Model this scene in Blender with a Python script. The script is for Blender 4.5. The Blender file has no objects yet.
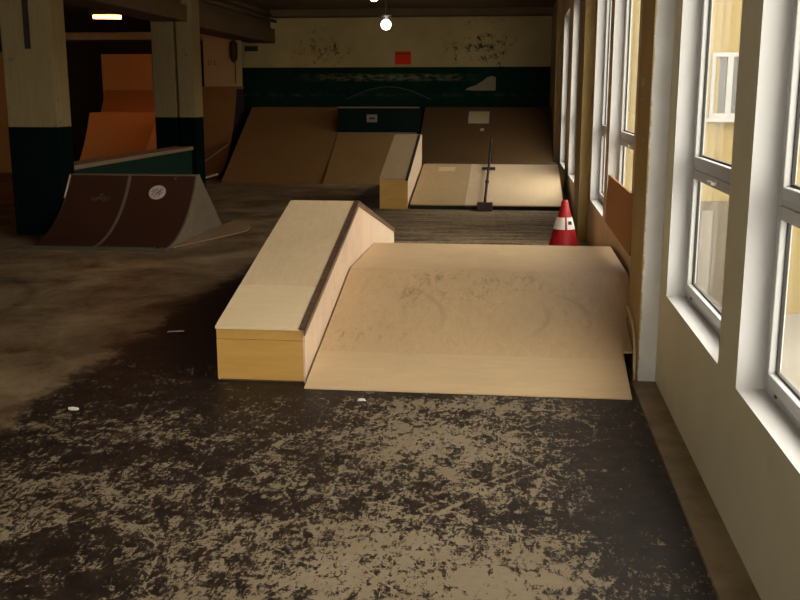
import bpy, bmesh, math, random
from mathutils import Vector, Matrix
random.seed(7)
scene = bpy.context.scene
COL = scene.collection

# ------------------------------------------------------------------ node helpers
class NT:
    def __init__(s, name):
        s.m = bpy.data.materials.new(name); s.m.use_nodes = True
        s.t = s.m.node_tree; s.t.nodes.clear()
        s.out = s.t.nodes.new('ShaderNodeOutputMaterial')
        s.co = s.t.nodes.new('ShaderNodeTexCoord').outputs['Object']
    def n(s, typ, **kw):
        nd = s.t.nodes.new(typ)
        for k, v in kw.items(): setattr(nd, k, v)
        return nd
    def put(s, sock, v):
        if isinstance(v, bpy.types.NodeSocket): s.t.links.new(v, sock)
        elif isinstance(v, (tuple, list)) and len(v) == 3 and sock.type == 'RGBA': sock.default_value = (*v, 1)
        else: sock.default_value = v
    def math(s, op, a, b=0.0, clamp=False):
        nd = s.n('ShaderNodeMath', operation=op, use_clamp=clamp)
        s.put(nd.inputs[0], a); s.put(nd.inputs[1], b); return nd.outputs[0]
    def map(s, scale=(1, 1, 1), loc=(0, 0, 0), rot=(0, 0, 0), v=None):
        nd = s.n('ShaderNodeMapping'); s.put(nd.inputs['Vector'], v or s.co)
        nd.inputs['Scale'].default_value = scale; nd.inputs['Location'].default_value = loc
        nd.inputs['Rotation'].default_value = rot
        return nd.outputs[0]
    def noise(s, scale, detail=4, rough=.55, vec=None, dist=0.0):
        nd = s.n('ShaderNodeTexNoise'); s.put(nd.inputs['Vector'], vec or s.co)
        nd.inputs['Scale'].default_value = scale; nd.inputs['Detail'].default_value = detail
        nd.inputs['Roughness'].default_value = rough; nd.inputs['Distortion'].default_value = dist
        return nd.outputs['Fac']
    def rng(s, v, a, b, c=0.0, d=1.0):
        nd = s.n('ShaderNodeMapRange'); nd.clamp = True
        s.put(nd.inputs[0], v)
        for i, x in enumerate((a, b, c, d)): nd.inputs[i + 1].default_value = x
        return nd.outputs[0]
    def mix(s, f, a, b):
        nd = s.n('ShaderNodeMix', data_type='RGBA')
        s.put(nd.inputs['Factor'], f); s.put(nd.inputs['A'], a) if False else None
        A = [i for i in nd.inputs if i.type == 'RGBA']
        s.put(A[0], a); s.put(A[1], b)
        return [o for o in nd.outputs if o.type == 'RGBA'][0]
    def xyz(s, v=None):
        nd = s.n('ShaderNodeSeparateXYZ'); s.put(nd.inputs[0], v or s.co); return nd.outputs
    def bump_at(s, p, r, sc=(1, 1, 1)):
        """soft blob of wear: 1 at p, 0 at distance r"""
        mp = s.map(scale=sc, loc=tuple(-a * b for a, b in zip(p, sc)))
        nd = s.n('ShaderNodeVectorMath', operation='LENGTH'); s.put(nd.inputs[0], mp)
        return s.rng(nd.outputs['Value'], 0, r, 1, 0)
    def done(s, color, rough=.6, bump=None, bs=.2, bd=.002, metal=0.0, spec=.5):
        b = s.n('ShaderNodeBsdfPrincipled')
        s.put(b.inputs['Base Color'], color); s.put(b.inputs['Roughness'], rough)
        b.inputs['Metallic'].default_value = metal
        b.inputs['Specular IOR Level'].default_value = spec
        if bump is not None:
            bn = s.n('ShaderNodeBump'); bn.inputs['Strength'].default_value = bs
            bn.inputs['Distance'].default_value = bd
            s.put(bn.inputs['Height'], bump); s.t.links.new(bn.outputs[0], b.inputs['Normal'])
        s.t.links.new(b.outputs[0], s.out.inputs[0]); return s.m

def mottled(name, c1, c2, scale=3, rough=.6, stretch=(1, 1, 1), bs=.15, metal=0.0, spec=.4):
    k = NT(name); v = k.map(scale=stretch)
    f = k.noise(scale, 5, .6, v)
    return k.done(k.mix(k.rng(f, .3, .7), c1, c2), rough, f, bs, .003, metal, spec)

def plywood(name, c1, c2, scuff=0.0, grain=(6, .7, 6), dark=(.10, .065, .04), tint=None, rough=.55, spots=(), sthr=(.60, .74), arcs=()):
    """birch sheet: long grain, faint blotches, skid scuffs"""
    k = NT(name)
    g = k.noise(5, 6, .65, k.map(scale=grain), .6)
    blot = k.noise(1.7, 3, .5)
    col = k.mix(k.rng(g, .3, .7), c1, c2)
    col = k.mix(k.rng(blot, .42, .75, 0, .35), col, tint or tuple(x * .78 for x in c1))
    fine = k.noise(60, 3, .7, k.map(scale=(1, .08, 1)))
    col = k.mix(k.rng(fine, .55, .8, 0, .18), col, tuple(x * .6 for x in c1))
    if scuff > 0:
        st = k.math('ADD', k.math('MULTIPLY', k.noise(11, 7, .8, k.map(scale=(2.2, .8, 1), rot=(0, 0, .12)), .3), .7), k.math('MULTIPLY', k.noise(2.3, 3, .6), .3))
        f = k.rng(st, sthr[0], sthr[1])
        if spots:
            tot = None
            for p, r, sc, w in spots:
                b = k.math('MULTIPLY', k.bump_at(p, r, sc), w)
                tot = b if tot is None else k.math('MAXIMUM', tot, b)
            f = k.math('MULTIPLY', f, tot)
        col = k.mix(k.math('MULTIPLY', f, scuff), col, dark)
        if arcs:
            for p, r, wd, clip in arcs:
                nd = k.n('ShaderNodeVectorMath', operation='LENGTH'); k.put(nd.inputs[0], k.map(loc=(-p[0], -p[1], 0), scale=(1, 1, 0)))
                a = k.rng(k.math('ABSOLUTE', k.math('SUBTRACT', nd.outputs['Value'], r)), 0, wd, 1, 0)
                a = k.math('MULTIPLY', a, k.bump_at(clip, r * .9))
                col = k.mix(k.math('MULTIPLY', a, .4), col, tuple(x * .4 for x in c1))
        gr = k.noise(2.6, 4, .6, k.map(scale=(1, .5, 1), loc=(3, 1, 2)))
        gf = k.rng(gr, .5, .75, 0, .45 * scuff)
        if spots: gf = k.math('MULTIPLY', gf, tot)
        col = k.mix(gf, col, tuple(x * .45 for x in c1))
    return k.done(col, rough, fine, .08, .001, 0, .35)

# ------------------------------------------------------------------ mesh helpers
def box(bm, x0, x1, y0, y1, z0, z1):
    v = [bm.verts.new((x, y, z)) for x in (x0, x1) for y in (y0, y1) for z in (z0, z1)]
    for f in ((0, 1, 3, 2), (4, 6, 7, 5), (0, 4, 5, 1), (2, 3, 7, 6), (0, 2, 6, 4), (1, 5, 7, 3)):
        bm.faces.new([v[i] for i in f])
    return v

def prism_x(bm, prof, x0, x1):
    """(y,z) outline extruded across x"""
    a = [bm.verts.new((x0, y, z)) for y, z in prof]; b = [bm.verts.new((x1, y, z)) for y, z in prof]
    n = len(prof)
    bm.faces.new(a); bm.faces.new(b[::-1])
    for i in range(n): bm.faces.new((a[i], b[i], b[(i + 1) % n], a[(i + 1) % n]))

def plate(bm, pts, t, up=Vector((0, 0, 1))):
    """a sheet through 3-D points, thickness t downward"""
    a = [bm.verts.new(p) for p in pts]; b = [bm.verts.new(Vector(p) - up * t) for p in pts]
    n = len(pts); bm.faces.new(a); bm.faces.new(b[::-1])
    for i in range(n): bm.faces.new((a[i], b[i], b[(i + 1) % n], a[(i + 1) % n]))

def tube(bm, pts, r, seg=10, caps=True):
    pts = [Vector(p) for p in pts]; rings = []
    prev = None
    for i, p in enumerate(pts):
        d = (pts[min(i + 1, len(pts) - 1)] - pts[max(i - 1, 0)]).normalized()
        ref = prev or (Vector((0, 0, 1)) if abs(d.z) < .9 else Vector((1, 0, 0)))
        u = (ref - d * ref.dot(d)).normalized(); prev = u; w = d.cross(u)
        rr = r[i] if isinstance(r, (list, tuple)) else r
        rings.append([bm.verts.new(p + (u * math.cos(2 * math.pi * k / seg) + w * math.sin(2 * math.pi * k / seg)) * rr) for k in range(seg)])
    for a, b in zip(rings, rings[1:]):
        for k in range(seg): bm.faces.new((a[k], a[(k + 1) % seg], b[(k + 1) % seg], b[k]))
    if caps: bm.faces.new(rings[0][::-1]); bm.faces.new(rings[-1])

def lathe(bm, c, prof, seg=32):
    rings = []
    for r, z in prof:
        rings.append([bm.verts.new((c[0] + r * math.cos(2 * math.pi * k / seg), c[1] + r * math.sin(2 * math.pi * k / seg), c[2] + z)) for k in range(seg)])
    for a, b in zip(rings, rings[1:]):
        for k in range(seg): bm.faces.new((a[k], a[(k + 1) % seg], b[(k + 1) % seg], b[k]))
    bm.faces.new(rings[0][::-1]); bm.faces.new(rings[-1])

def obj(name, build, mat, parent=None, bevel=0.0, smooth=False):
    """build(bm) draws in world metres; a part is shifted into its thing's frame"""
    bm = bmesh.new(); build(bm)
    bmesh.ops.recalc_face_normals(bm, faces=bm.faces)
    off = Vector((0, 0, 0)); p = parent
    while p is not None: off += p.location; p = p.parent
    me = bpy.data.meshes.new(name)
    if off.length > 0: bmesh.ops.translate(bm, verts=bm.verts, vec=-off)
    bm.to_mesh(me); bm.free()
    for m in (mat if isinstance(mat, (list, tuple)) else [mat]): me.materials.append(m)
    if smooth:
        for f in me.polygons: f.use_smooth = True
    o = bpy.data.objects.new(name, me); COL.objects.link(o); o.parent = parent
    if bevel:
        b = o.modifiers.new('edge', 'BEVEL'); b.width = bevel; b.segments = 2; b.limit_method = 'ANGLE'
    return o

def tag(o, label=None, cat=None, group=None, kind=None):
    if label: o['label'] = label
    if cat: o['category'] = cat
    if group: o['group'] = group
    if kind: o['kind'] = kind
    return o

def thing(name, label, cat, loc, group=None):
    o = bpy.data.objects.new(name, None); COL.objects.link(o); o.location = loc
    o.empty_display_size = .1
    return tag(o, label, cat, group)

def struct(name, build, mat, label, cat, bevel=0.0):
    return tag(obj(name, build, mat, None, bevel), label, cat, None, 'structure')

B = lambda *a: (lambda bm: box(bm, *a))

# ------------------------------------------------------------------ materials
ply_top = plywood('birch_top', (.88, .68, .42), (.82, .61, .35), .2, grain=(.7, 6, 6))
ply_top2 = plywood('birch_top_worn', (.82, .62, .38), (.74, .54, .31), .3, grain=(6, .7, 6))
ply_front = plywood('pine_front', (.66, .37, .095), (.57, .31, .07), .15, grain=(.6, 6, 5))
ply_side = plywood('birch_side', (.78, .575, .41), (.70, .50, .34), .75, grain=(6, 2.5, .7), dark=(.2, .12, .08), sthr=(.6, .72))
ply_side_pale = plywood('birch_side_pale', (.76, .60, .44), (.70, .53, .37), .0)
ply_ramp = plywood('birch_ramp', (.63, .435, .24), (.55, .37, .19), .7, grain=(5, .6, 6), sthr=(.535, .63),
                   spots=[((.75, 1.5, .4), .95, (.8, 1.1, .3), 1.0), ((1.25, 1.0, .3), .6, (.8, .8, .3), .5), ((.35, .75, .2), .6, (.6, 1.2, .3), .5), ((.12, .7, .2), .3, (.5, 1, .3), .8)],
                   arcs=[((1.30, .95), .42, .035, (1.68, 1.12, .35)), ((1.05, 1.0), .40, .03, (1.43, .9, .3)), ((.2, .9), .55, .03, (.7, 1.15, .35))])
ply_plate = plywood('birch_plate', (.65, .46, .265), (.59, .41, .225), .15, grain=(.7, 5, 6))
ply_flat = plywood('birch_flat', (.64, .45, .255), (.57, .39, .21), .6, grain=(.8, 5, 6))
ply_far = plywood('tan_ply', (.50, .345, .18), (.43, .29, .14), .3)
ply_far_pale = plywood('pale_ply', (.68, .51, .32), (.62, .45, .27), .2)
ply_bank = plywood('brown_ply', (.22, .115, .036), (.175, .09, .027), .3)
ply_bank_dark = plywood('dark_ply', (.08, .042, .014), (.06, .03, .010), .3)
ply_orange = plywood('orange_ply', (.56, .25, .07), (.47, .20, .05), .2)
ply_red = plywood('red_brown_ply', (.42, .165, .03), (.36, .14, .025), .15)
ply_mini = plywood('masonite_brown', (.062, .020, .009), (.045, .015, .007), .3)
grey_board = mottled('grey_board', (.15, .115, .07), (.11, .085, .05), 5, .7)
seam_grey = mottled('joint_strip', (.17, .12, .08), (.14, .10, .065), 6, .6)
frame_wood = mottled('framing', (.16, .09, .04), (.11, .06, .03), 6, .8)
shadow_wood = mottled('shadow_dark_board', (.035, .024, .016), (.02, .014, .01), 6, .8)  # near-black: shade put into ramp frames; also plain dark fittings
steel_rust = mottled('worn_steel', (.11, .060, .035), (.24, .15, .09), 14, .4, stretch=(1, 3, 1), metal=.3)
dark_steel = mottled('dark_steel', (.03, .022, .02), (.05, .035, .03), 10, .5, metal=.5)
green_paint = mottled('dark_green_paint', (.005, .012, .009), (.003, .009, .006), 4, .75, spec=.05)
low_green = mottled('green_paint_low', (.005, .028, .019), (.004, .022, .015), 3, .6, spec=.15)
ledge_cap = mottled('brown_cap', (.28, .19, .11), (.22, .15, .08), 6, .7)  # plain lighter brown for the top of the low wall
red_plastic = mottled('red_plastic', (.38, .007, .010), (.30, .006, .008), 5, .42)
white_band = mottled('reflective_white', (.86, .82, .74), (.74, .68, .58), 12, .45)
black_ink = mottled('black_ink', (.012, .012, .012), (.02, .02, .02), 10, .6)
pale_ink = mottled('pale_ink', (.13, .10, .09), (.10, .08, .07), 20, .6)
paper_m = mottled('paper', (.36, .27, .15), (.30, .22, .12), 8, .8)
white_paper = mottled('white_paper', (.75, .70, .6), (.65, .6, .52), 8, .8)
sign_red = mottled('sign_red', (.85, .05, .012), (.75, .04, .01), 5, .8, spec=.05)
pvc = mottled('white_pvc', (.54, .53, .51), (.50, .49, .47), 3, .3, bs=.02)
gasket = mottled('gasket', (.02, .018, .016), (.03, .026, .02), 8, .6)
cream_pipe = mottled('cream_pipe', (.62, .50, .28), (.50, .38, .18), 9, .6)
metal_lamp = mottled('lamp_metal', (.20, .17, .13), (.15, .12, .1), 9, .5, metal=.3)
ceiling_m = mottled('ceiling_paint', (.20, .12, .055), (.14, .085, .038), 1.2, .85)
beam_m = mottled('beam_paint', (.15, .095, .045), (.11, .07, .032), 2, .85)
dark_wall = mottled('aisle_wall', (.05, .03, .02), (.035, .02, .013), 1.5, .85)  # even dark brown for the side wall of the left aisle
facade_m = mottled('yellow_render', (.235, .17, .062), (.22, .16, .057), .8, .9, bs=.05)
facade_band = mottled('lit_render', (.26, .20, .095), (.25, .19, .09), .8, .9, bs=.05)
shop_grey = mottled('grey_door', (.105, .08, .05), (.09, .07, .042), 2, .7)
dark_glass = mottled('dark_pane', (.07, .065, .06), (.055, .05, .048), 1, .2)

def mk_glass():
    k = NT('window_glass')
    tr = k.n('ShaderNodeBsdfTransparent'); tr.inputs[0].default_value = (.96, .97, .96, 1)
    gl = k.n('ShaderNodeBsdfGlossy'); gl.inputs['Roughness'].default_value = .03
    lw = k.n('ShaderNodeLayerWeight'); lw.inputs[0].default_value = .5
    fr = k.math('ADD', k.math('MULTIPLY', k.math('POWER', lw.outputs['Facing'], 5.0), .5), .03)
    mx = k.n('ShaderNodeMixShader'); k.t.links.new(fr, mx.inputs[0])
    k.t.links.new(tr.outputs[0], mx.inputs[1]); k.t.links.new(gl.outputs[0], mx.inputs[2])
    k.t.links.new(mx.outputs[0], k.out.inputs[0]); return k.m
glass = mk_glass()

def emit(name, col, s):
    k = NT(name); e = k.n('ShaderNodeEmission'); e.inputs[0].default_value = (*col, 1); e.inputs[1].default_value = s
    k.t.links.new(e.outputs[0], k.out.inputs[0]); return k.m

def mk_floor():
    k = NT('worn_floor'); X, Y, Z = k.xyz()
    # painted strip between the pillars and the gutter; bare concrete left of it
    edge = k.math('ADD', X, k.math('MULTIPLY', k.math('SUBTRACT', k.noise(4, 8, .8), .5), .9))
    painted = k.rng(edge, -2.72, -2.58)
    big = k.noise(.9, 4, .6, k.map(scale=(1, .8, 1), loc=(4.2, 1.3, 0)))
    mid = k.noise(3.2, 5, .65, k.map(scale=(.8, 1.2, 1)), .4)
    fine = k.noise(13, 10, .82, k.map(scale=(1.05, .62, 1)), .6)
    flake = k.noise(42, 6, .7, k.map(scale=(1.1, .6, 1)), .8)
    scr = k.noise(22, 6, .72, k.map(scale=(2.4, .35, 1), rot=(0, 0, .5)), 1.2)
    scr2 = k.noise(20, 6, .72, k.map(scale=(.35, 2.4, 1), rot=(0, 0, .3)), 1.2)
    w = k.math('ADD', k.math('MULTIPLY', big, .42), k.math('MULTIPLY', mid, .42))
    w = k.math('ADD', w, k.math('MULTIPLY', fine, 1.25)); w = k.math('ADD', w, k.math('MULTIPLY', flake, .78))
    w = k.math('ADD', w, k.math('MULTIPLY', scr, .3)); w = k.math('ADD', w, k.math('MULTIPLY', scr2, .3))
    vor = k.n('ShaderNodeTexVoronoi', feature='DISTANCE_TO_EDGE'); k.put(vor.inputs['Vector'], k.map(scale=(1, 1, 0), rot=(0, 0, .2)))
    vor.inputs['Scale'].default_value = 1.6; vor.inputs['Randomness'].default_value = 1.0
    w = k.math('ADD', w, k.math('MULTIPLY', k.rng(vor.outputs['Distance'], 0, .012, 1, 0), .10))
    for p, r, sc, a in WEAR:
        w = k.math('ADD', w, k.math('MULTIPLY', k.bump_at((*p, 0), r, (*sc, 1)), a))
    mask = k.rng(w, 1.80, 1.88)
    dust = k.noise(30, 5, .7)
    bare = k.mix(k.rng(k.noise(2.2, 5, .6), .3, .7), (.255, .20, .13), (.205, .155, .095))
    bare = k.mix(k.rng(dust, .4, .75, 0, .5), bare, (.17, .125, .075))
    blackp = k.mix(k.rng(k.noise(8, 5, .7), .4, .75), (.012, .008, .006), (.036, .023, .014))
    pc = k.mix(mask, blackp, bare)
    # left: dusty brown concrete with sweeping darker drag marks
    dm = k.noise(1.5, 7, .68, k.map(scale=(.9, .8, 1)), .5)
    lc = k.mix(k.rng(dm, .35, .68), (.085, .05, .024), (.32, .225, .125))
    lf = k.math('ADD', k.math('MULTIPLY', k.noise(14, 7, .75), .7), k.math('MULTIPLY', mid, .3))
    lc = k.mix(k.rng(lf, .56, .64, 0, .6), lc, (.05, .032, .02))
    rad = k.n('ShaderNodeVectorMath', operation='LENGTH'); k.put(rad.inputs[0], k.map(loc=(5.6, -7.4, 0), scale=(1, 1, 0)))
    ring = k.math('ABSOLUTE', k.math('SUBTRACT', rad.outputs['Value'], 1.55))
    lc = k.mix(k.math('MULTIPLY', k.rng(ring, 0, .10, 1, 0), .55), lc, (.05, .03, .018))
    far = k.math('MULTIPLY', k.rng(Y, 9.5, 11.0), k.rng(X, -2.6, -1.2))
    streak = k.noise(6, 6, .7, k.map(scale=(.16, 1.6, 1)), .5)
    fc = k.mix(k.rng(k.math('ADD', k.math('MULTIPLY', streak, .6), k.math('MULTIPLY', fine, .4)), .44, .56), (.40, .29, .17), (.085, .056, .032))
    pc = k.mix(far, pc, fc)
    col = k.mix(painted, lc, pc)
    # bare gutter by the wall
    gut = k.rng(X, .73, .742)
    gm = k.mix(k.rng(k.noise(4, 6, .65), .3, .7), (.34, .26, .15), (.17, .125, .072))
    col = k.mix(gut, col, gm)
    rough = k.rng(mask, 0, 1, .5, .6)
    return k.done(col, rough, k.math('ADD', mask, dust), .12, .002, 0, .16)
WEAR = [((-.25, 4.6), .75, (1, 1.3), .15), ((-.55, 3.25), .95, (.8, 1.3), .17), ((.15, 3.2), .6, (1, 1), .12), ((-1.75, 3.75), 1.0, (.8, 1.3), .13),
        ((-.35, 5.25), .8, (.7, 2.2), .12), ((-2.3, 5.6), 1.1, (1, .8), .10), ((-1.9, 4.7), .6, (.6, 1.5), .08), ((-1.3, 5.2), .7, (1, 2.5), -.04),
        ((.62, 4.2), .75, (1.7, .5), -.08), ((-2.1, 6.8), 1.6, (1, .5), -.18), ((-1.5, 9.0), 2.6, (1, .6), -.16)]
floor_m = mk_floor()

def mk_pillar(dado, cream=((.31, .235, .12), (.26, .195, .095)), green=(.002, .007, .005)):
    k = NT('pillar_paint'); X, Y, Z = k.xyz()
    g = k.noise(7, 5, .6, k.map(scale=(3, 3, .5)))
    c = k.mix(k.rng(g, .3, .7), *cream)
    c = k.mix(k.rng(k.noise(5, 6, .7), .62, .70, 0, .8), c, (.12, .09, .05))
    return k.done(k.mix(k.rng(Z, dado - .004, dado + .004), green, c), .8, g, .1, .002, 0, .02)
pillar_m = mk_pillar(1.32)

def mk_back():
    k = NT('back_wall_paint'); X, Y, Z = k.xyz()
    c = k.mix(k.rng(k.noise(2, 5, .6), .3, .7), (.50, .385, .17), (.42, .32, .14))
    sp = k.noise(7, 6, .75)
    blob = k.math('MAXIMUM', k.bump_at((-4.55, 23.2, 2.75), .9, (1, 0, 1.6)), k.bump_at((-.8, 23.2, 2.8), .95, (.9, 0, 1.2)))
    c = k.mix(k.math('MULTIPLY', k.rng(k.math('ADD', sp, k.math('MULTIPLY', blob, .16)), .62, .74), k.rng(blob, 0, .15)), c, (.05, .04, .025))
    g = k.mix(k.rng(k.noise(3, 5, .6), .35, .7), (.005, .020, .013), (.009, .028, .019))
    st = k.math('MULTIPLY', k.rng(k.math('ABSOLUTE', k.math('SUBTRACT', Z, 2.10)), .05, .10, 1, 0), k.rng(X, -5.2, -3.9))
    st = k.math('MULTIPLY', st, k.rng(X, -2.0, -.8, 1, 0))
    wn = k.rng(k.noise(9, 6, .7, k.map(scale=(.6, 1, 2))), .42, .6)
    g = k.mix(k.math('MULTIPLY', k.math('MULTIPLY', st, wn), .75), g, (.20, .19, .10))
    st2 = k.math('MULTIPLY', k.rng(k.math('ABSOLUTE', k.math('SUBTRACT', Z, 1.70)), .0, .06, 1, 0), k.rng(k.noise(4, 6, .7), .45, .65))
    g = k.mix(k.math('MULTIPLY', st2, .3), g, (.16, .14, .08))
    c = k.mix(k.rng(Z, 2.325, 2.335), g, c)
    c = k.mix(k.rng(X, -6.44, -6.42), (.04, .025, .016), c)
    return k.done(c, .9, sp, .1, .002, 0, .03)
back_m = mk_back()

def mk_right():
    k = NT('window_wall_paint'); X, Y, Z = k.xyz()
    n1 = k.noise(2.5, 5, .6)
    new = k.mix(k.rng(n1, .3, .7), (.80, .75, .53), (.73, .68, .47))
    new = k.mix(k.rng(k.noise(9, 6, .7), .6, .78, 0, .25), new, (.45, .42, .34))
    old = k.mix(k.rng(n1, .3, .7), (.70, .54, .29), (.62, .46, .24))
    c = k.mix(k.rng(Y, 6.1, 6.2), new, old)
    c = k.mix(k.rng(X, .8783, .8788), c, (.62, .60, .58))     # reveals stay white; the room face carries yellowish bounce light in its colour
    return k.done(c, .6, n1, .06)
right_m = mk_right()

def mk_pil(fresh):
    k = NT('pilaster_paint'); X, Y, Z = k.xyz()
    n1 = k.noise(3, 6, .65)
    old = k.mix(k.rng(n1, .3, .7), (.44, .31, .105), (.35, .24, .075))
    old = k.mix(k.rng(k.noise(8, 6, .75, k.map(scale=(1, 1, .5))), .62, .72, 0, .7), old, (.14, .08, .02))
    if fresh:
        rg = k.math('ADD', X, k.math('MULTIPLY', k.math('SUBTRACT', k.noise(6, 8, .75, k.map(scale=(.2, .2, 1))), .5), .05))
        white = k.mix(k.rng(k.noise(5, 5, .6), .35, .75), (.74, .72, .69), (.64, .61, .57))
        old = k.mix(k.rng(rg, .772, .776), old, white)
    return k.done(old, .65, n1, .15)
pil_new, pil_old = mk_pil(True), mk_pil(False)

# ------------------------------------------------------------------ the room shell
CEIL, BACK, WALL = 3.6, 23.2, .878
XL, YF = -12.0, -6.0
struct('floor', B(XL, 1.032, YF, BACK + .2, -.12, 0), floor_m, 'worn black painted concrete floor with scuffed beige patches', 'floor')
struct('ceiling', B(XL, 1.032, YF, BACK + .2, CEIL, CEIL + .15), ceiling_m, 'dark brown hall ceiling above the ramps', 'ceiling')
struct('wall_back', B(XL, 1.032, BACK, BACK + .2, 0, CEIL), back_m, 'far wall, cream above and dark green below', 'wall')
struct('wall_left', B(XL - .2, XL, YF, BACK + .2, 0, CEIL), dark_wall, 'dark side wall of the left aisle', 'wall')
RW = [(-5.2, -3.4), (-3.0, -1.2), (-.9, .75)]  # unseen windows added to bring more daylight in from behind
def wall_f(bm):
    x = XL - .2
    for a, b in RW:
        box(bm, x, a, YF - .18, YF, 0, CEIL); box(bm, a, b, YF - .18, YF, 0, .9); box(bm, a, b, YF - .18, YF, 3.1, CEIL); x = b
    box(bm, x, 1.032, YF - .18, YF, 0, CEIL)
struct('wall_front', wall_f, mottled('behind_paint', (.34, .26, .15), (.28, .21, .12), 2, .8), 'wall behind the viewer', 'wall')

TOP = 3.15
WIN = [(-1.85, -.40, .58), (.62, 2.0, .58), (2.35, 3.818, .58), (4.168, 5.636, .58), (7.55, 9.5, .53), (9.85, 11.55, .52), (14.75, 16.4, .43), (17.6, 19.5, .42)]  # the first two are out of view, added for extra daylight
def wall_r(bm):
    y = YF
    for a, b, s in WIN:
        box(bm, WALL, 1.032, y, a, 0, CEIL)
        box(bm, WALL, 1.032, a, b, 0, s); box(bm, WALL, 1.032, a, b, TOP, CEIL)
        y = b
    box(bm, WALL, 1.032, y, BACK, 0, CEIL)
struct('wall_right', wall_r, right_m, 'pale window wall with deep white reveals', 'wall')
PIL = [(.0, .57, pil_new, 'white and ochre wall pillar behind the viewer'),
       (5.88, 6.47, pil_new, 'wall pillar with ragged white and ochre paint beside the big plywood ramp'),
       (11.85, 12.75, pil_old, 'ochre wall pillar beyond the second pair of windows, behind the red cone'),
       (20.2, BACK - .01, pil_old, 'dark ochre wall pillar in the far right corner')]
for i, (a, b, m, l) in enumerate(PIL):
    struct('wall_pillar', B(.765, WALL, a, b, 0, CEIL), m, l, 'pillar', .004)

# windows: white plastic frame, small tilting sash below, tall fixed light above
def window(i, a, b, s, label):
    w = thing('window_%d' % i, label, 'window', (.99, (a + b) / 2, s)); w['kind'] = 'structure'
    x0, x1 = .985, 1.022; f = .05; tz0, tz1 = 1.29, 1.335
    def ring(bm, x0, x1, a, b, z0, z1, t):
        box(bm, x0, x1, a, a + t, z0, z1); box(bm, x0, x1, b - t, b, z0, z1)
        box(bm, x0, x1, a + t, b - t, z0, z0 + t); box(bm, x0, x1, a + t, b - t, z1 - t, z1)
    obj('frame', lambda bm: ring(bm, x0, x1, a, b, s, TOP, f), pvc, w, .004)
    obj('transom', B(x0, x1, a + f, b - f, tz0, tz1), pvc, w, .004)
    for lo, hi in ((s + f, tz0), (tz1, TOP - f)):
        sash = obj('sash', lambda bm: ring(bm, x0 - .012, x1 - .002, a + f - .012, b - f + .012, lo - .012, hi + .012, .05), pvc, w, .005)
        obj('gasket', lambda bm: ring(bm, x0 + .014, x0 + .027, a + f + .036, b - f - .036, lo + .036, hi - .036, .012), gasket, sash)
        obj('pane', B(x0 + .019, x0 + .023, a + f + .04, b - f - .04, lo + .04, hi - .04), glass, sash)
        if lo < 1:
            m = (a + b) / 2
            def hd(bm):
                box(bm, x0 - .024, x0 - .012, m - .03, m + .03, hi - .022, hi + .004)
                box(bm, x0 - .044, x0 - .024, m - .012, m + .11, hi - .018, hi - .002)
            obj('handle', hd, mottled('handle_white', (.8, .79, .76), (.74, .73, .7), 5, .35), sash, .004)
    for k in (.12, .88):
        yy = a + (b - a) * k
        obj('drain_cap', B(x0 - .005, x0, yy - .012, yy + .012, s + .018, s + .028), gasket, w)
for i, (a, b) in enumerate(RW):
    w = thing('window_%d' % (len(WIN) + 1 + i), ('left', 'middle', 'right')[i] + ' of the three added windows in the wall behind the viewer', 'window', ((a + b) / 2, YF - .1, .9)); w['kind'] = 'structure'
    def rf(bm):
        y0, y1 = YF - .15, YF - .09
        box(bm, a, a + .07, y0, y1, .9, 3.1); box(bm, b - .07, b, y0, y1, .9, 3.1)
        box(bm, a + .07, b - .07, y0, y1, .9, .97); box(bm, a + .07, b - .07, y0, y1, 3.03, 3.1); box(bm, (a + b) / 2 - .04, (a + b) / 2 + .04, y0, y1, .97, 3.03)
    obj('frame', rf, pvc, w, .004)
    for u, v in ((a + .07, (a + b) / 2 - .04), ((a + b) / 2 + .04, b - .07)): obj('pane', B(u, v, YF - .125, YF - .12, .97, 3.03), glass, w)
LW = ['white framed window added behind the viewer', 'white framed window added just outside the view', 'tall white framed window nearest to the viewer, cut by the picture edge',
      'tall white framed window just before the ragged wall pillar', 'tall white framed window partly covered by the red brown board',
      'tall white framed window just beyond the red brown board', 'narrow looking far window past the ochre wall pillar', 'farthest window, next to the dark corner']
for i, ((a, b, s), l) in enumerate(zip(WIN, LW)): window(i + 1, a, b, s, l)

# free pillars, beams and the low green wall of the left aisle
p = struct('pillar', B(-6.14, -5.5, 11.55, 11.93, 0, CEIL), pillar_m, 'cream and dark green pillar nearest to the viewer, behind the small quarter pipe', 'pillar', .012)
obj('cable_slot', B(-5.845, -5.77, 11.542, 11.551, 2.24, CEIL), shadow_wood, p)
p = struct('pillar', lambda bm: (box(bm, -6.26, -5.86, 16.9, 17.35, 0, 3.2), box(bm, -5.82, -5.53, 16.9, 17.35, 0, CEIL)), pillar_m, 'farther twin shafted cream and dark green pillar at the end of the low green wall', 'pillar', .012)
struct('pillar', B(-12.0, -11.5, 11.6, 12.1, 0, CEIL), pillar_m, 'pillar against the left aisle wall', 'pillar', .012)
def beam(bm):
    box(bm, -6.2, -5.6, YF, 11.55, 2.95, 3.3); box(bm, -6.2, -5.6, 11.93, 16.9, 2.93, 3.2); box(bm, -6.2, -5.6, 17.35, BACK, 2.88, 3.2)
    box(bm, -6.1, -5.7, YF, 11.55, 3.3, CEIL); box(bm, -6.1, -5.7, 11.93, 16.9, 3.2, CEIL); box(bm, -6.1, -5.7, 17.35, BACK, 3.2, CEIL)
struct('beam', beam, beam_m, 'brown ceiling beam along the row of pillars', 'beam', .01)
def conduit(bm):
    tube(bm, [(-5.56, 11.95, 3.36), (-5.56, 23.1, 3.36)], .035)
    tube(bm, [(-5.56, 11.95, 3.47), (-5.56, 23.1, 3.47)], .025)
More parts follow.
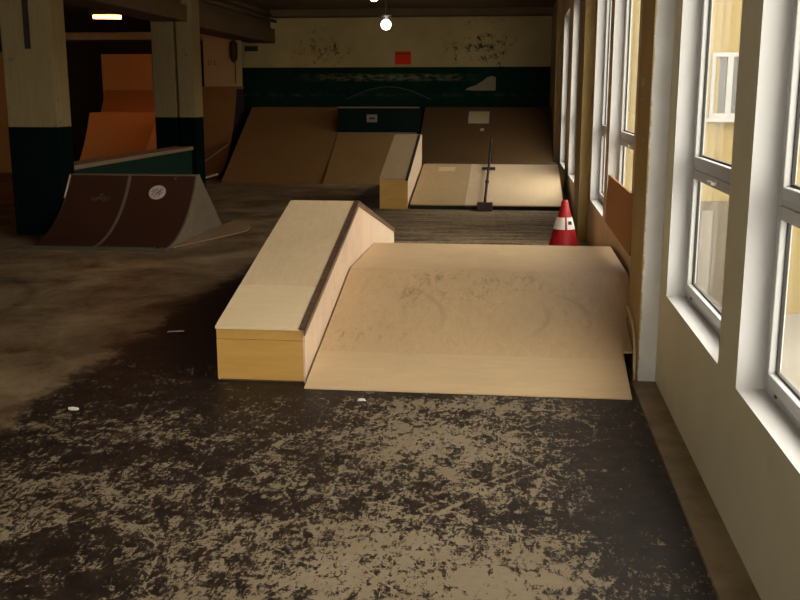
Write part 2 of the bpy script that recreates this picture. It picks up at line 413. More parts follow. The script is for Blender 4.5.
tag(obj('ceiling_pipe', conduit, beam_m, None, 0, True), 'thin brown pipes running along the beam over the pillars', 'pipe')
struct('beam', B(-5.6, .765, 22.75, BACK, CEIL - .16, CEIL), beam_m, 'brown beam across the top of the far wall', 'beam', .01)
struct('beam', B(XL, -6.2, 22.6, BACK, 2.95, 3.12), mottled('beam_lit_orange', (.55, .36, .16), (.46, .3, .12), 3, .7), 'lit beam at the back of the left aisle', 'beam', .01)  # lighter orange than the other beams: tube light put into the colour
lw = thing('low_wall', 'low dark green wall with a brown cap between the two pillars', 'low wall', (-5.75, 14.4, 0))
obj('wall_body', B(-5.86, -5.62, 11.94, 16.89, 0, .76), low_green, lw)
obj('cap', B(-5.92, -5.585, 11.94, 16.89, .76, .82), ledge_cap, lw, .006)

# ------------------------------------------------------------------ the big funbox: ledge and pyramid ramp
lx0, lx1 = -1.761, -1.218
sl_u, sl_d = (.88 - .344) / (7.70 - 5.606), (.355 - .88) / (10.04 - 7.70)
top = lambda y: .344 + sl_u * (y - 5.606) if y < 7.7 else .88 + sl_d * (y - 7.7)
ledge = thing('grind_ledge', 'long sloping plywood grind ledge with a steel edge, left of the big ramp', 'ledge', (lx0 + .27, 7.8, 0))
t = .018
obj('front_board', B(lx0, lx1 - .012, 5.606, 5.624, .262, .326), ply_front, ledge, .0015)
obj('front_board', B(lx0, lx1 - .012, 5.606, 5.624, .012, .260), ply_front, ledge, .0015)
obj('front_skid', B(lx0 + .01, lx1 - .02, 5.616, 5.64, 0, .012), frame_wood, ledge)
obj('end_board', B(lx0, lx1, 10.022, 10.04, 0, .34), ply_front, ledge)
def sidep(x, ya, yb):
    pr = [(ya, 0), (yb, 0), (yb, top(yb) - t)] + ([(7.7, .88 - t)] if ya < 7.7 < yb else []) + [(ya, top(ya) - t)]
    return lambda bm: prism_x(bm, pr, x, x + .012)
obj('side_panel', sidep(lx1 - .012, 5.606, 8.45), ply_side, ledge)
obj('side_panel', sidep(lx1 - .012, 8.453, 10.021), ply_side_pale, ledge)
obj('side_panel', sidep(lx0, 5.625, 10.021), ply_side, ledge)
def sheet(x0, x1, ya, yb, f=top, t=t):
    return lambda bm: plate(bm, [(x0, ya, f(ya)), (x1, ya, f(ya)), (x1, yb, f(yb)), (x0, yb, f(yb))], t)
ym = 6.16
obj('top_sheet', sheet(lx0 - .004, lx1 - .03, 5.598, ym - .001), ply_top, ledge, .0015)
obj('top_sheet', sheet(lx0 - .004, lx1 - .03, ym + .001, 7.70), ply_top2, ledge, .0015)
obj('top_sheet', sheet(lx0 - .004, lx1 - .03, 7.702, 10.045), ply_top2, ledge, .0015)
def coping(ya, yb):
    def f(bm):
        x0, x1 = lx1 - .034, lx1 + .007
        for (xa, xb, dz0, dz1) in ((x0, x1, .004, -.004), (x1 - .006, x1, .004, -.042)):
            a = [bm.verts.new((x, y, top(y) + dz)) for y in (ya, yb) for x in (xa, xb) for dz in (dz0, dz1)]
            for q in ((0, 1, 3, 2), (4, 6, 7, 5), (0, 4, 5, 1), (2, 3, 7, 6), (0, 2, 6, 4), (1, 5, 7, 3)): bm.faces.new([a[i] for i in q])
    return f
obj('steel_edge', coping(5.585, 7.6995), steel_rust, ledge, .001)
obj('steel_edge', coping(7.7005, 10.05), steel_rust, ledge, .001)

ramp = thing('pyramid_ramp', 'big pale plywood ramp with a flat top, beside the steel edged ledge', 'ramp', (-1.2, 5.5, 0))
rx0, rx1, yA, yB, yC, yD, H = -1.204, .697, 5.49, 7.2, 8.5, 10.2, .43
rz = lambda y: .004 + (H - .004) * (y - yA) / (yB - yA) if y < yB else (H if y <= yC else H - (H - .004) * (y - yC) / (yD - yC))
def poly(pts, t):
    return lambda bm: plate(bm, [(x, y, rz(y)) for x, y in pts], t)
obj('transition_plate', lambda bm: plate(bm, [(rx0, yA, .006), (rx1, yA, .006), (rx1 - .002, 5.93, rz(5.93) + .004), (rx0, 5.93, rz(5.93) + .004)], .006), ply_plate, ramp)
obj('incline_sheet', poly([(rx0, 5.932), (rx1, 5.932), (rx1, 6.05), (.757, 6.05), (.757, 6.50), (.835, 6.50), (.835, yB - .001), (rx0, yB - .001)], .016), ply_ramp, ramp, .0015)
obj('deck_sheet', poly([(rx0, yB), (.835, yB), (.835, yC), (rx0, yC)], .016), ply_flat, ramp, .0015)
obj('down_sheet', poly([(rx0, yC + .001), (.835, yC + .001), (.75, yD), (rx0, yD)], .012), ply_flat, ramp)
obj('frame', lambda bm: prism_x(bm, [(5.75, .0), (9.95, 0), (8.48, H - .03), (7.22, H - .03)], rx0 + .03, .66), frame_wood, ramp)

pipe = tag(obj('bent_pipe', lambda bm: tube(bm, [(.735, 6.36, .36), (.742, 6.30, .372), (.748, 6.2, .35), (.752, 6.05, .31), (.752, 5.97, .27), (.752, 5.93, .2), (.752, 5.90, .1), (.752, 5.88, .0)], .010), cream_pipe, None, 0, True),
           'thin bent cream pipe at the foot of the ragged wall pillar', 'pipe')

# red-brown board leaning over the window
tag(obj('wall_board', lambda bm: plate(bm, [(.862, 7.22, .553), (.862, 9.25, .553), (.876, 9.25, .985), (.876, 7.22, .985)], .016, Vector((1, 0, 0))), ply_red, None, .002),
    'red brown rectangular board fixed below the window beyond the ragged wall pillar', 'board')

# traffic cone behind the ramp
cc = (.545, 10.62, 0)
cone = thing('traffic_cone', 'red traffic cone with white band standing behind the big ramp', 'traffic cone', cc)
obj('base', lambda bm: box(bm, cc[0] - .20, cc[0] + .20, cc[1] - .20, cc[1] + .20, 0, .04), red_plastic, cone, .012)
rad = lambda z: .185 - .158 * (z - .04) / .56
obj('body', lambda bm: lathe(bm, cc, [(.195, .04), (rad(.07), .07), (rad(.3), .3), (rad(.55), .55), (.036, .585), (.028, .605), (.018, .605), (.018, .57)]), red_plastic, cone, 0, True)
def band(a0, a1):
    def f(bm):
        n = 10; g = []
        for j in range(n + 1):
            a = a0 + (a1 - a0) * j / n
            for z in (.30, .425):
                for dr in (.001, .005):
                    r = rad(z) + dr; g.append(bm.verts.new((cc[0] + r * math.cos(a), cc[1] + r * math.sin(a), z)))
        for j in range(n):
            q = g[4 * j:4 * j + 8]
            bm.faces.new((q[1], q[5], q[7], q[3])); bm.faces.new((q[0], q[2], q[6], q[4]))
            bm.faces.new((q[0], q[4], q[5], q[1])); bm.faces.new((q[2], q[3], q[7], q[6]))
        bm.faces.new((g[0], g[1], g[3], g[2])); e = g[-4:]; bm.faces.new((e[0], e[2], e[3], e[1]))
    return f
Rd = math.radians
bnds = [obj('white_band', band(Rd(a), Rd(b)), white_band, cone) for a, b in ((186, 272), (284, 350), (10, 85), (98, 174))]
def mark(bm):
    for z0, z1 in ((.352, .388),):
        g = []
        for a in (292, 305, 318):
            for z in (z0, z1):
                for dr in (.004, .008):
                    r = rad(z) + dr; g.append(bm.verts.new((cc[0] + r * math.cos(Rd(a)), cc[1] + r * math.sin(Rd(a)), z)))
        for j in range(2):
            q = g[4 * j:4 * j + 8]
            bm.faces.new((q[1], q[5], q[7], q[3])); bm.faces.new((q[0], q[2], q[6], q[4])); bm.faces.new((q[0], q[4], q[5], q[1])); bm.faces.new((q[2], q[3], q[7], q[6]))
        bm.faces.new((g[0], g[1], g[3], g[2])); e = g[-4:]; bm.faces.new((e[0], e[2], e[3], e[1]))
obj('black_mark', mark, black_ink, bnds[1])

# ------------------------------------------------------------------ small quarter pipe at the left
def arc(yf, yt, h, n=14, th=1.06):
    """concave curve from (yf,0) to (yt,h)"""
    Rr = h / (1 - math.cos(th)); L = Rr * math.sin(th)
    return [(yf + (yt - yf) * Rr * math.sin(th * i / n) / L, Rr * (1 - math.cos(th * i / n))) for i in range(n + 1)]
def curved(x0, x1, pts, t=.012, lift=.0):
    def f(bm):
        up = [(y, z + lift) for y, z in pts]; lo = [(y + t * .5, z + lift - t) for y, z in pts][::-1]
        prism_x(bm, up + lo, x0, x1)
    return f
mini = thing('quarter_pipe', 'small dark brown quarter pipe with a round sticker, in front of the nearest pillar', 'quarter pipe', (-4.65, 11.2, 0))
A = arc(10.52, 11.78, .72, th=.98)
obj('riding_sheet', curved(-5.47, -4.735, A, .010, .012), ply_mini, mini)
obj('riding_sheet', curved(-4.695, -3.885, A, .010, .012), ply_mini, mini)
obj('joint_strip', curved(-4.735, -4.695, A, .008, .014), seam_grey, mini)
side = [(10.54, 0)] + [(y, z) for y, z in A[1:]] + [(11.9, .72), (12.75, 0)]
obj('side_board', lambda bm: prism_x(bm, side, -3.884, -3.868), grey_board, mini)
obj('side_board', lambda bm: prism_x(bm, side, -5.487, -5.471), grey_board, mini)
obj('side_edge', lambda bm: prism_x(bm, [(A[11][0] - .004, A[11][1]), (A[14][0] - .004, A[14][1] + .015), (A[14][0] + .05, A[14][1] + .015), (A[11][0] + .05, A[11][1])], -5.503, -5.488), mottled('chipped_white', (.70, .6, .4), (.62, .5, .32), 12, .6), mini)
obj('coping_strip', B(-5.487, -3.868, 11.775, 11.91, .715, .737), seam_grey, mini, .004)
obj('front_plate', lambda bm: plate(bm, [(-5.49, 10.38, .006), (-3.80, 10.38, .006), (-3.87, 10.58, .020), (-5.47, 10.58, .020)], .005), grey_board, mini)
def on_arc(s):
    s *= len(A) - 1; i = min(int(s), len(A) - 2); u = s - i
    p0, p1 = A[i], A[i + 1]; y = p0[0] + (p1[0] - p0[0]) * u; z = p0[1] + (p1[1] - p0[1]) * u + .012
    d = Vector((0, p1[0] - p0[0], p1[1] - p0[1])).normalized(); return Vector((0, y, z)), d, Vector((0, -d.z, d.y))
def disc(x, s, r, lift, seg=28):
    def f(bm):
        c, d, nn = on_arc(s); c = c + nn * lift + Vector((x, 0, 0))
        ring = [c + Vector((1, 0, 0)) * r * math.cos(2 * math.pi * i / seg) + d * r * math.sin(2 * math.pi * i / seg) for i in range(seg)]
        a = [bm.verts.new(p) for p in ring]; b = [bm.verts.new(p - nn * .004) for p in ring]
        bm.faces.new(a); bm.faces.new(b[::-1])
        for i in range(seg): bm.faces.new((a[i], b[i], b[(i + 1) % seg], a[(i + 1) % seg]))
    return f
stk = obj('sticker', disc(-4.325, .84, .105, .006), mottled('sticker_white', (.62, .52, .42), (.52, .43, .34), 14, .6), mini)
def strokes(x, s, segs, w, lift=.0085):
    def f(bm):
        c, d, nn = on_arc(s); c = c + nn * lift + Vector((x, 0, 0))
        for pts in segs: tube(bm, [c + Vector((1, 0, 0)) * u + d * v for u, v in pts], w, 6)
    return f
obj('scribble', strokes(-4.325, .84, [[(-.06, -.05), (-.035, .03), (-.01, .06), (.005, .03), (-.02, -.01), (.02, -.02), (.05, .03), (.065, .06)], [(-.03, -.07), (.0, -.02), (.03, .02), (.03, .06)], [(.02, -.06), (.045, -.02), (.07, .0)], [(-.075, .0), (-.05, .045)]], .0045), pale_ink, stk)
obj('faint_lettering', strokes(-5.03, .77, [[(-.12, .02), (-.10, -.03), (-.08, .02), (-.06, -.03), (-.05, .02)], [(-.03, -.03), (-.02, .03), (.01, .03), (.01, 0), (-.02, 0)], [(.03, -.03), (.03, .03)], [(.07, .03), (.05, .02), (.08, -.02), (.05, -.03)], [(.10, -.03), (.10, .03), (.13, .03)], [(.10, 0), (.125, 0)], [(-.02, .06), (.03, .075), (.02, .05)]], .004), pale_ink, mini)
obj('bolt', strokes(-3.96, .02, [[(0, 0), (.02, 0)]], .012), black_ink, mini)
obj('bolt', strokes(-4.13, .97, [[(-.012, 0), (.012, 0)]], .012), pale_ink, mini)
tag(obj('floor_sheet', lambda bm: plate(bm, [(-3.80, 10.62, .02), (-3.36, 12.1, .012), (-3.42, 12.55, .012), (-3.60, 13.0, .012), (-3.82, 13.25, .012), (-3.84, 12.2, .012)], .010), plywood('dusty_ply', (.30, .20, .10), (.24, .155, .075), .4), None, .002),
    'dusty tan sheet lying on the floor right of the small quarter pipe', 'board')

# ------------------------------------------------------------------ far end of the hall
FY, BY, BZ = 19.05, 21.6, 1.44
def bank(name, label, x0, x1, y0, y1, z1, sheet_m, deck=None, lip=.006):
    r = thing(name, label, 'ramp', ((x0 + x1) / 2, y0, 0))
    obj('sheet', lambda bm: plate(bm, [(x0, y0, lip), (x1, y0, lip), (x1, y1, z1), (x0, y1, z1)], min(.016, lip * .9), ), sheet_m, r, .002)
    yb = deck or y1
    pr = [(y0 + .12, 0), (yb, 0), (yb, z1 - .02)] + ([(y1, z1 - .02)] if deck else [])
    obj('frame', lambda bm: prism_x(bm, pr, x0 + .012, x1 - .012), shadow_wood, r)
    if deck: obj('deck', B(x0, x1, y1, yb, z1 - .018, z1), shadow_wood, r)
    return r
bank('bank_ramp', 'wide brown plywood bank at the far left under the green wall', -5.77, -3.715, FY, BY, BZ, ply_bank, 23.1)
MZ = .90; MY = FY + (BY - FY) * MZ / BZ
bank('bank_ramp', 'lower brown plywood bank in front of the dark green box', -3.70, -1.98, FY - .1, MY, MZ, plywood('mid_ply', (.27, .15, .05), (.22, .12, .04), .3), None)
gb = thing('platform_box', 'dark green box platform with a small square sticker, between the two far banks', 'box', (-2.9, 21, 0))
obj('body', B(-3.70, -1.98, MY + .02, 23.1, 0, 1.43), green_paint, gb)
obj('top_edge', B(-3.70, -1.98, MY + .005, MY + .06, 1.43, 1.462), seam_grey, gb, .004)
obj('bottom_edge', B(-3.70, -2.03, MY + .0, MY + .019, .90, .935), seam_grey, gb, .004)
st = obj('sticker', B(-3.08, -2.86, MY + .012, MY + .0195, 1.145, 1.30), mottled('sticker_grey', (.20, .16, .12), (.16, .13, .1), 16, .6), gb)
obj('sticker_bar', B(-3.03, -2.91, MY + .008, MY + .012, 1.20, 1.245), black_ink, st)
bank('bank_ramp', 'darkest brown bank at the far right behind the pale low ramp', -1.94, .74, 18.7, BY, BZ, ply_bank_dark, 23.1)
# pale low ramp in front of it, two sheets of different age, raised lip
kr = thing('kicker_ramp', 'pale low ramp with two tone sheets and a dark raised front lip', 'ramp', (-.4, 14.95, 0))
kz = lambda y: .075 + (.53 - .075) * (y - 14.88) / (17.2 - 14.88)
obj('tan_sheet', sheet(-1.565, -.735, 14.88, 17.2, kz, .018), ply_far, kr, .002)
obj('pale_sheet', sheet(-.733, .745, 14.88, 17.2, kz, .018), ply_far_pale, kr, .002)
obj('frame', lambda bm: prism_x(bm, [(14.93, 0), (17.9, 0), (17.9, .49), (17.22, .505), (14.93, .06)], -1.56, .74), shadow_wood, kr)  # near-black front puts the shadow under the lip into the colour
obj('top_deck', B(-1.565, .745, 17.202, 17.9, .495, .52), ply_bank_dark, kr)
obj('patch', lambda bm: plate(bm, [(-1.28, 16.75, kz(16.75) + .005), (-1.0, 16.75, kz(16.75) + .005), (-1.0, 16.98, kz(16.98) + .005), (-1.28, 16.98, kz(16.98) + .005)], .004), ply_far_pale, kr)
# second grind ledge
l2 = thing('grind_ledge', 'far steep wooden ledge with a dark edge, left of the pale low ramp', 'ledge', (-1.83, 14.9, 0))
z2 = lambda y: .462 + (1.035 - .462) * (y - 14.9) / (16.85 - 14.9)
obj('front_board', B(-2.03, -1.60, 14.9, 14.92, 0, .45), ply_front, l2, .002)
obj('side_panel', lambda bm: prism_x(bm, [(14.921, 0), (17.2, 0), (17.2, 1.017), (16.85, 1.017), (14.921, z2(14.92) - .018)], -1.615, -1.60), ply_side_pale, l2)
obj('side_panel', lambda bm: prism_x(bm, [(14.921, 0), (17.2, 0), (17.2, 1.017), (16.85, 1.017), (14.921, z2(14.92) - .018)], -2.03, -2.015), ply_front, l2)
obj('top_sheet', sheet(-2.035, -1.635, 14.89, 16.85, z2), ply_far, l2, .002)
obj('back_board', B(-2.03, -1.60, 17.201, 17.216, 0, 1.03), ply_front, l2)
obj('deck', B(-2.035, -1.60, 16.852, 17.2, 1.018, 1.035), ply_far, l2)
obj('steel_edge', lambda bm: plate(bm, [(-1.634, 14.885, z2(14.885) + .003), (-1.594, 14.885, z2(14.885) + .003), (-1.594, 16.85, z2(16.85) + .003), (-1.634, 16.85, z2(16.85) + .003)], .03), dark_steel, l2)
# grind rail up the pale ramp to the bank
gr = thing('grind_rail', 'thin dark grind rail with cross feet running up the pale low ramp', 'rail', (-.42, 14.85, 0))
bz = lambda y: .006 + (BZ - .006) * (y - 18.7) / (BY - 18.7)
obj('bar', lambda bm: tube(bm, [(-.425, 14.80, .12), (-.425, 14.92, .175), (-.425, 15.3, .26), (-.425, 17.0, .60), (-.43, 18.54, .912)], .022, 8), dark_steel, gr, 0, True)
obj('foot_box', B(-.54, -.31, 14.72, 14.875, 0, .125), mottled('rail_foot', (.10, .06, .045), (.07, .045, .035), 8, .6), gr, .006)
obj('foot_plate', lambda bm: (box(bm, -.545, -.32, 16.80, 16.86, kz(16.8) + .012, kz(16.8) + .055), box(bm, -.445, -.405, 16.81, 16.85, kz(16.8) + .05, .565)), dark_steel, gr)
obj('collar', lambda bm: tube(bm, [(-.425, 15.72, .344), (-.425, 15.80, .36)], .032, 8), dark_steel, gr)
obj('post', lambda bm: box(bm, -.45, -.41, 18.5, 18.54, 0, .90), dark_steel, gr)
tag(obj('paper_sheet', lambda bm: plate(bm, [(-.985, 20.95, bz(20.95) + .006), (-.55, 20.95, bz(20.95) + .006), (-.55, 21.42, bz(21.42) + .006), (-.985, 21.42, bz(21.42) + .006)], .004), paper_m),
    'pale rectangular sheet stuck on top of the dark far right bank', 'sheet')
tag(obj('sticker', lambda bm: plate(bm, [(-.72, 20.65, bz(20.65) + .006), (-.64, 20.65, bz(20.65) + .006), (-.64, 20.75, bz(20.75) + .006), (-.72, 20.75, bz(20.75) + .006)], .004), mottled('sticker_small', (.3, .25, .2), (.2, .16, .12), 20, .6)),
    'tiny sticker on the dark far right bank below the pale sheet', 'sticker')
# wall marks and signs
sg = thing('wall_sign', 'small red sign on the cream part of the far wall', 'sign', (-2.6, 23.19, 2.38))
obj('board', B(-2.79, -2.42, 23.175, 23.199, 2.39, 2.68), sign_red, sg, .003)
obj('darker_strip', B(-2.77, -2.44, 23.168, 23.175, 2.61, 2.655), mottled('sign_strip', (.30, .035, .02), (.22, .02, .012), 9, .6), sg)
def shoe(bm):
    o = [(-1.17, 1.815), (-.95, 1.80), (-.47, 1.80), (-.465, 2.10), (-.56, 2.125), (-.66, 2.10), (-.76, 2.02), (-.92, 1.92), (-1.08, 1.87)]
    plate(bm, [(x, 23.18, z) for x, z in o], .018, Vector((0, -1, 0)))
tag(obj('wall_cutout', shoe, mottled('cutout_paint', (.27, .21, .12), (.22, .17, .09), 6, .8)), 'pale boot shaped patch on the dark green far wall', 'wall patch')
def hoop(bm):
    pts = [(-3.95 + 2.0 * i / 24, 23.19, 1.60 + .285 * math.sin(math.pi * i / 24)) for i in range(25)]
    tube(bm, pts, .010, 6)
tag(obj('curved_strip', hoop, mottled('strip_paint', (.07, .075, .045), (.05, .055, .035), 6, .7), None, 0, True), 'thin arched strip on the far green wall above the green box', 'strip')
sm = tag(obj('wall_plate', B(-6.33, -6.02, 23.17, 23.199, 2.70, 2.82), black_ink, None, .003), 'small dark plate high in the far left corner of the hall', 'plate')

# ------------------------------------------------------------------ left aisle, lit orange
def qp(name, label, x0, x1, yf, yt, yb, h, m, th=1.0, body=shadow_wood):
    q = thing(name, label, 'quarter pipe', ((x0 + x1) / 2, yf, 0)); a = arc(yf, yt, h, th=th)
    obj('riding_sheet', curved(x0, x1, a, .014, .014), m, q)
    obj('frame', lambda bm: prism_x(bm, [(y + .03, max(z - .03, 0)) for y, z in a] + [(yb, h - .03), (yb, 0)], x0 + .01, x1 - .01), body, q)
    obj('deck', B(x0, x1, yt, yb, h, h + .02), m, q)
    return q
qp('quarter_pipe', 'orange lit tall quarter pipe seen between the pillars over the low wall', -8.33, -6.95, 17.3, 18.9, 19.5, 1.34, ply_orange, .9)
r = thing('bank_ramp', 'orange lit upper bank above the quarter pipe between the pillars', 'ramp', (-7.8, 19.6, 0))
obj('sheet', lambda bm: plate(bm, [(-8.36, 19.52, 1.37), (-6.96, 19.52, 1.37), (-6.98, 20.95, 1.80), (-8.84, 20.95, 1.80)], .016), ply_orange, r)
obj('frame', lambda bm: prism_x(bm, [(19.53, 0), (20.95, 0), (20.95, 1.775), (19.53, 1.345)], -8.27, -7.0), shadow_wood, r)
tag(obj('back_panel', B(-8.90, -7.78, 20.96, 21.0, 0, 2.56), ply_orange, None, .003), 'upright orange lit plywood panel at the top of the upper bank', 'panel')
hb = thing('hip_bank', 'narrow orange lit side bank right of the tall quarter pipe', 'ramp', (-6.6, 17.3, 0))
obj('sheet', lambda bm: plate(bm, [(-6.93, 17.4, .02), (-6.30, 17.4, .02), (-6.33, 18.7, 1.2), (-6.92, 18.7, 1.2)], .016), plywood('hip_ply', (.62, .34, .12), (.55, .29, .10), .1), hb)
obj('frame', lambda bm: prism_x(bm, [(17.5, 0), (18.7, 0), (18.7, 1.17)], -6.58, -6.36), shadow_wood, hb)
tag(obj('back_panel', B(-11.98, -10.93, 20.96, 21.0, .0, 2.62), ply_orange, None, .003), 'orange lit plywood panel at the far left picture edge behind the nearest pillar', 'panel')
qp('quarter_pipe', 'dim brown quarter pipe right of the farther pillar, under the tan panel', -6.93, -6.02, 19.45, 21.3, 21.9, 1.86, ply_bank, 1.05)
tp = thing('back_panel', 'upright tan panel above the dim brown quarter pipe', 'panel', (-6.5, 21.93, 0))
obj('sheet', B(-6.93, -6.06, 21.91, 21.94, 0, 3.02), plywood('tan_panel', (.46, .33, .16), (.40, .28, .13), .2), tp)
for u in ((-6.82, 2.36, 2.46), (-6.77, 2.36, 2.46), (-6.68, 2.36, 2.46)):
    def mark(bm):
        tube(bm, [(u[0] - .012, 21.905, u[1]), (u[0] + .012, 21.905, u[1] + .05), (u[0] - .01, 21.905, u[2])], .006, 6)
        tube(bm, [(u[0] - .012, 21.905, u[1]), (u[0] + .02, 21.905, u[1])], .006, 6)
    obj('mark', mark, black_ink, tp)
tag(obj('hanging_bracket', lambda bm: (tube(bm, [(-6.16, 21.74, 2.88), (-6.16, 21.74, 1.95)], .012, 6), lathe(bm, (-6.185, 21.74, 2.40), [(.02, 0), (.07, .06), (.085, .2), (.085, .42), (.02, .47)], 16)), shadow_wood, None, 0, True),
    'dark hanging fitting on a rod beside the tan panel', 'fitting')
# planks and clutter between the farther pillar and the brown bank
def plank(a, b, w, m, l):
    def f(bm):
        A0, B0 = Vector(a), Vector(b); d = (B0 - A0).normalized(); s = d.cross(Vector((0, 0, 1))).normalized() * w
        plate(bm, [A0 - s, A0 + s, B0 + s, B0 - s], .03)
    tag(obj('plank', f, m, None, .003), l, 'plank', 'planks left of the brown bank')
plank((-6.35, 18.75, .035), (-5.95, 19.35, .16), .06, mottled('light_plank', (.40, .27, .16), (.34, .22, .13), 9, .7), 'light plank end on the floor left of the wide brown bank')
plank((-6.45, 18.95, .20), (-5.93, 20.2, .75), .07, frame_wood, 'dark plank leaning up beside the wide brown bank, above the light plank')
plank((-6.62, 19.15, .06), (-6.05, 18.95, .34), .05, frame_wood, 'short dark plank lying across the clutter beside the farther pillar')
# scraps on the floor
def scrap(x, y, s, l):
    n = 7; pts = [(x + s * (1 + .5 * random.random()) * math.cos(6.283 * i / n), y + .6 * s * (1 + .6 * random.random()) * math.sin(6.283 * i / n), .006 + .012 * random.random()) for i in range(n)]
    tag(obj('paper_scrap', lambda bm: plate(bm, pts, .004), white_paper), l, 'paper scrap', 'paper scraps on the floor')
scrap(-2.43, 6.77, .055, 'small white scrap on the dark floor left of the ledge front')
scrap(-2.38, 4.95, .03, 'white scrap on the floor near the left picture edge')
scrap(-.83, 5.28, .02, 'tiny white scrap on the floor before the left corner of the big ramp')

# ------------------------------------------------------------------ lamps
def lamp(x, y, zb, label, col, s, rr=.075):
    l = thing('ceiling_lamp', label, 'lamp', (x, y, CEIL), 'bare bulb lamps on the ceiling')
    obj('mount', lambda bm: box(bm, x - .16, x + .16, y - .06, y + .06, CEIL - .05, CEIL), metal_lamp, l, .01)
    obj('stem', lambda bm: tube(bm, [(x, y, CEIL - .04), (x, y, zb + rr + .07)], .015), metal_lamp, l, 0, True)
    obj('socket', lambda bm: lathe(bm, (x, y, zb + rr * .7), [(.03, 0), (.05, .02), (.05, .09), (.12, .10), (.12, .115), (.02, .13)], 16), metal_lamp, l, 0, True)
    def bulb(bm):
        prof = [(rr * math.sin(math.pi * (i + .3) / 14.6), -rr * math.cos(math.pi * (i + .3) / 14.6)) for i in range(14)]
        lathe(bm, (x, y, zb), prof, 24)
    obj('bulb', bulb, emit('bulb_glow', col, s), l, 0, True)
lamp(-2.584, 20, 3.06, 'glowing white bulb lamp near the far wall, above the red sign', (.95, .90, 1.0), 15, .10)
lamp(-2.40, 17, 3.31, 'yellowish lamp cut by the top picture edge, nearer than the white bulb', (1.0, .70, .30), 9, .08)
lamp(-3.3, 10, 3.2, 'ceiling lamp over the middle of the hall', (.95, .90, 1.0), 14, .085)
lamp(-2.6, 2.5, 3.2, 'added unseen ceiling lamp above the worn floor near the viewer', (1.0, .92, .80), 70, .10)  # fill lamp out of view, added to brighten the window wall
lamp(-2.6, -2.5, 3.2, 'added unseen ceiling lamp behind the viewer', (1.0, .92, .80), 70, .10)  # another added fill lamp, lifts the window wall from behind
tl = thing('tube_lamp', 'glowing reddish white tube lamp under the left aisle ceiling', 'lamp', (-7.5, 18, 3.3))
obj('housing', B(-7.80, -7.15, 17.96, 18.06, 3.14, 3.22), metal_lamp, tl, .006)
obj('tube', lambda bm: tube(bm, [(-7.74, 18.0, 3.105), (-7.22, 18.0, 3.095)], .030, 12), emit('tube_glow', (1.0, .26, .05), 55), tl, 0, True)
for x in (-7.7, -7.25): obj('rod', lambda bm: tube(bm, [(x, 18.01, 3.22), (x, 18.01, CEIL)], .008), metal_lamp, tl)

# ------------------------------------------------------------------ outside: courtyard and yellow building
struct('ground', B(1.3, 30, -14, 40, -3.2, -3.0), mottled('courtyard_paving', (.20, .18, .145), (.17, .15, .12), 1.5, .9), 'pale paved courtyard outside the windows', 'ground')
bd = thing('building', 'yellow rendered building with white windows across the courtyard', 'building', (8, 22, -3))
facade_white = mottled('facade_white', (.30, .29, .27), (.28, .27, .25), 3, .5)
obj('wing_wall', B(1.3, 18, 22, 22.5, -3, 4.6), facade_m, bd)
obj('side_wall', B(18, 18.4, -14, 22.5, -3, 4.6), facade_m, bd)
obj('lit_band', B(3.0, 4.25, 21.93, 22, -3, 4.6), facade_band, bd)  # paler strip paints lighter shading onto the facade
obj('eaves', B(1.3, 18.4, 21.7, 22.5, 4.6, 4.8), facade_white, bd)
for k, (x, z) in enumerate(((4.08, 1.22), (7.4, 1.22), (10.7, 1.22), (7.4, -1.9), (10.7, -1.9), (14, 1.22))):
    def fr(bm):
        for (a, b, c, d) in ((x, x + .08, z, z + 1.35), (x + .32, x + .44, z + .1, z + 1.27), (x + .66, x + .74, z, z + 1.35), (x + .08, x + .66, z + .0, z + .1), (x + .08, x + .66, z + 1.27, z + 1.35)):
            box(bm, a, b, 21.88, 21.99, c, d)
        box(bm, x - .05, x + .79, 21.82, 21.99, z - .08, z)
    f = obj('window', fr, facade_white, bd)
    obj('pane', B(x + .05, x + .69, 21.94, 21.98, z + .05, z + 1.3), dark_glass, f)
obj('door', B(3.75, 5.6, 21.90, 21.99, -3, -.55), shop_grey, bd)
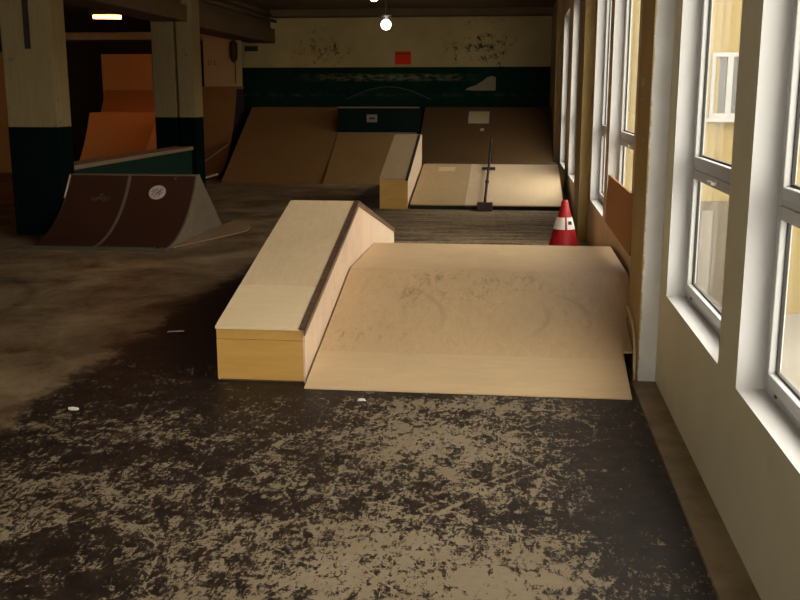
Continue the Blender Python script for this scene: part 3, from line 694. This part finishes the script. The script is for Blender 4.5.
obj('door_post', B(4.05, 4.28, 21.84, 21.90, -3, -.75), mottled('door_post_paint', (.19, .165, .13), (.17, .15, .12), 3, .6), bd)

# ------------------------------------------------------------------ sky, daylight portals, camera
w = bpy.data.worlds.new('overcast'); scene.world = w; w.use_nodes = True
nt = w.node_tree; bg = nt.nodes['Background']; bg.inputs[0].default_value = (1.0, .95, .86, 1); bg.inputs[1].default_value = 8.0
for i, (a, b, s) in enumerate(WIN):
    ld = bpy.data.lights.new('window_daylight', 'AREA'); ld.shape = 'RECTANGLE'
    ld.size = TOP - s - .04; ld.size_y = b - a - .04
    ld.cycles.is_portal = True
    o = bpy.data.objects.new('window_daylight', ld); COL.objects.link(o)
    o.matrix_world = Matrix.Translation((1.036, (a + b) / 2, (s + TOP) / 2)) @ Matrix(((0, 0, 1), (0, 1, 0), (-1, 0, 0))).to_4x4()

for a, b in RW:
    ld = bpy.data.lights.new('window_daylight', 'AREA'); ld.shape = 'RECTANGLE'; ld.size = b - a - .02; ld.size_y = 2.18
    ld.cycles.is_portal = True
    o = bpy.data.objects.new('window_daylight', ld); COL.objects.link(o)
    o.location = ((a + b) / 2, YF - .19, 2.0); o.rotation_euler = (math.pi / 2, 0, math.pi)
F_PX, PITCH = 985.0, math.atan2(205, 985.0)
YAW = math.atan2(116, math.hypot(985.0, 205))
cd = bpy.data.cameras.new('camera'); cam = bpy.data.objects.new('camera', cd); COL.objects.link(cam)
cd.sensor_fit = 'HORIZONTAL'; cd.sensor_width = 36; cd.lens = 36 * F_PX / 800; cd.clip_start = .05; cd.clip_end = 200
cam.location = (0, 0, 1.7); cam.rotation_euler = (math.pi / 2 - PITCH, 0, YAW)
scene.camera = cam
vs = scene.view_settings
vs.view_transform = 'Standard'; vs.look = 'None'; vs.gamma = 1; vs.use_curve_mapping = False
vs.exposure = 0.0
scene.cycles.max_bounces = 10; scene.cycles.diffuse_bounces = 6; scene.cycles.transparent_max_bounces = 16
scene.cycles.sample_clamp_indirect = 6
scene.cycles.use_denoising = True
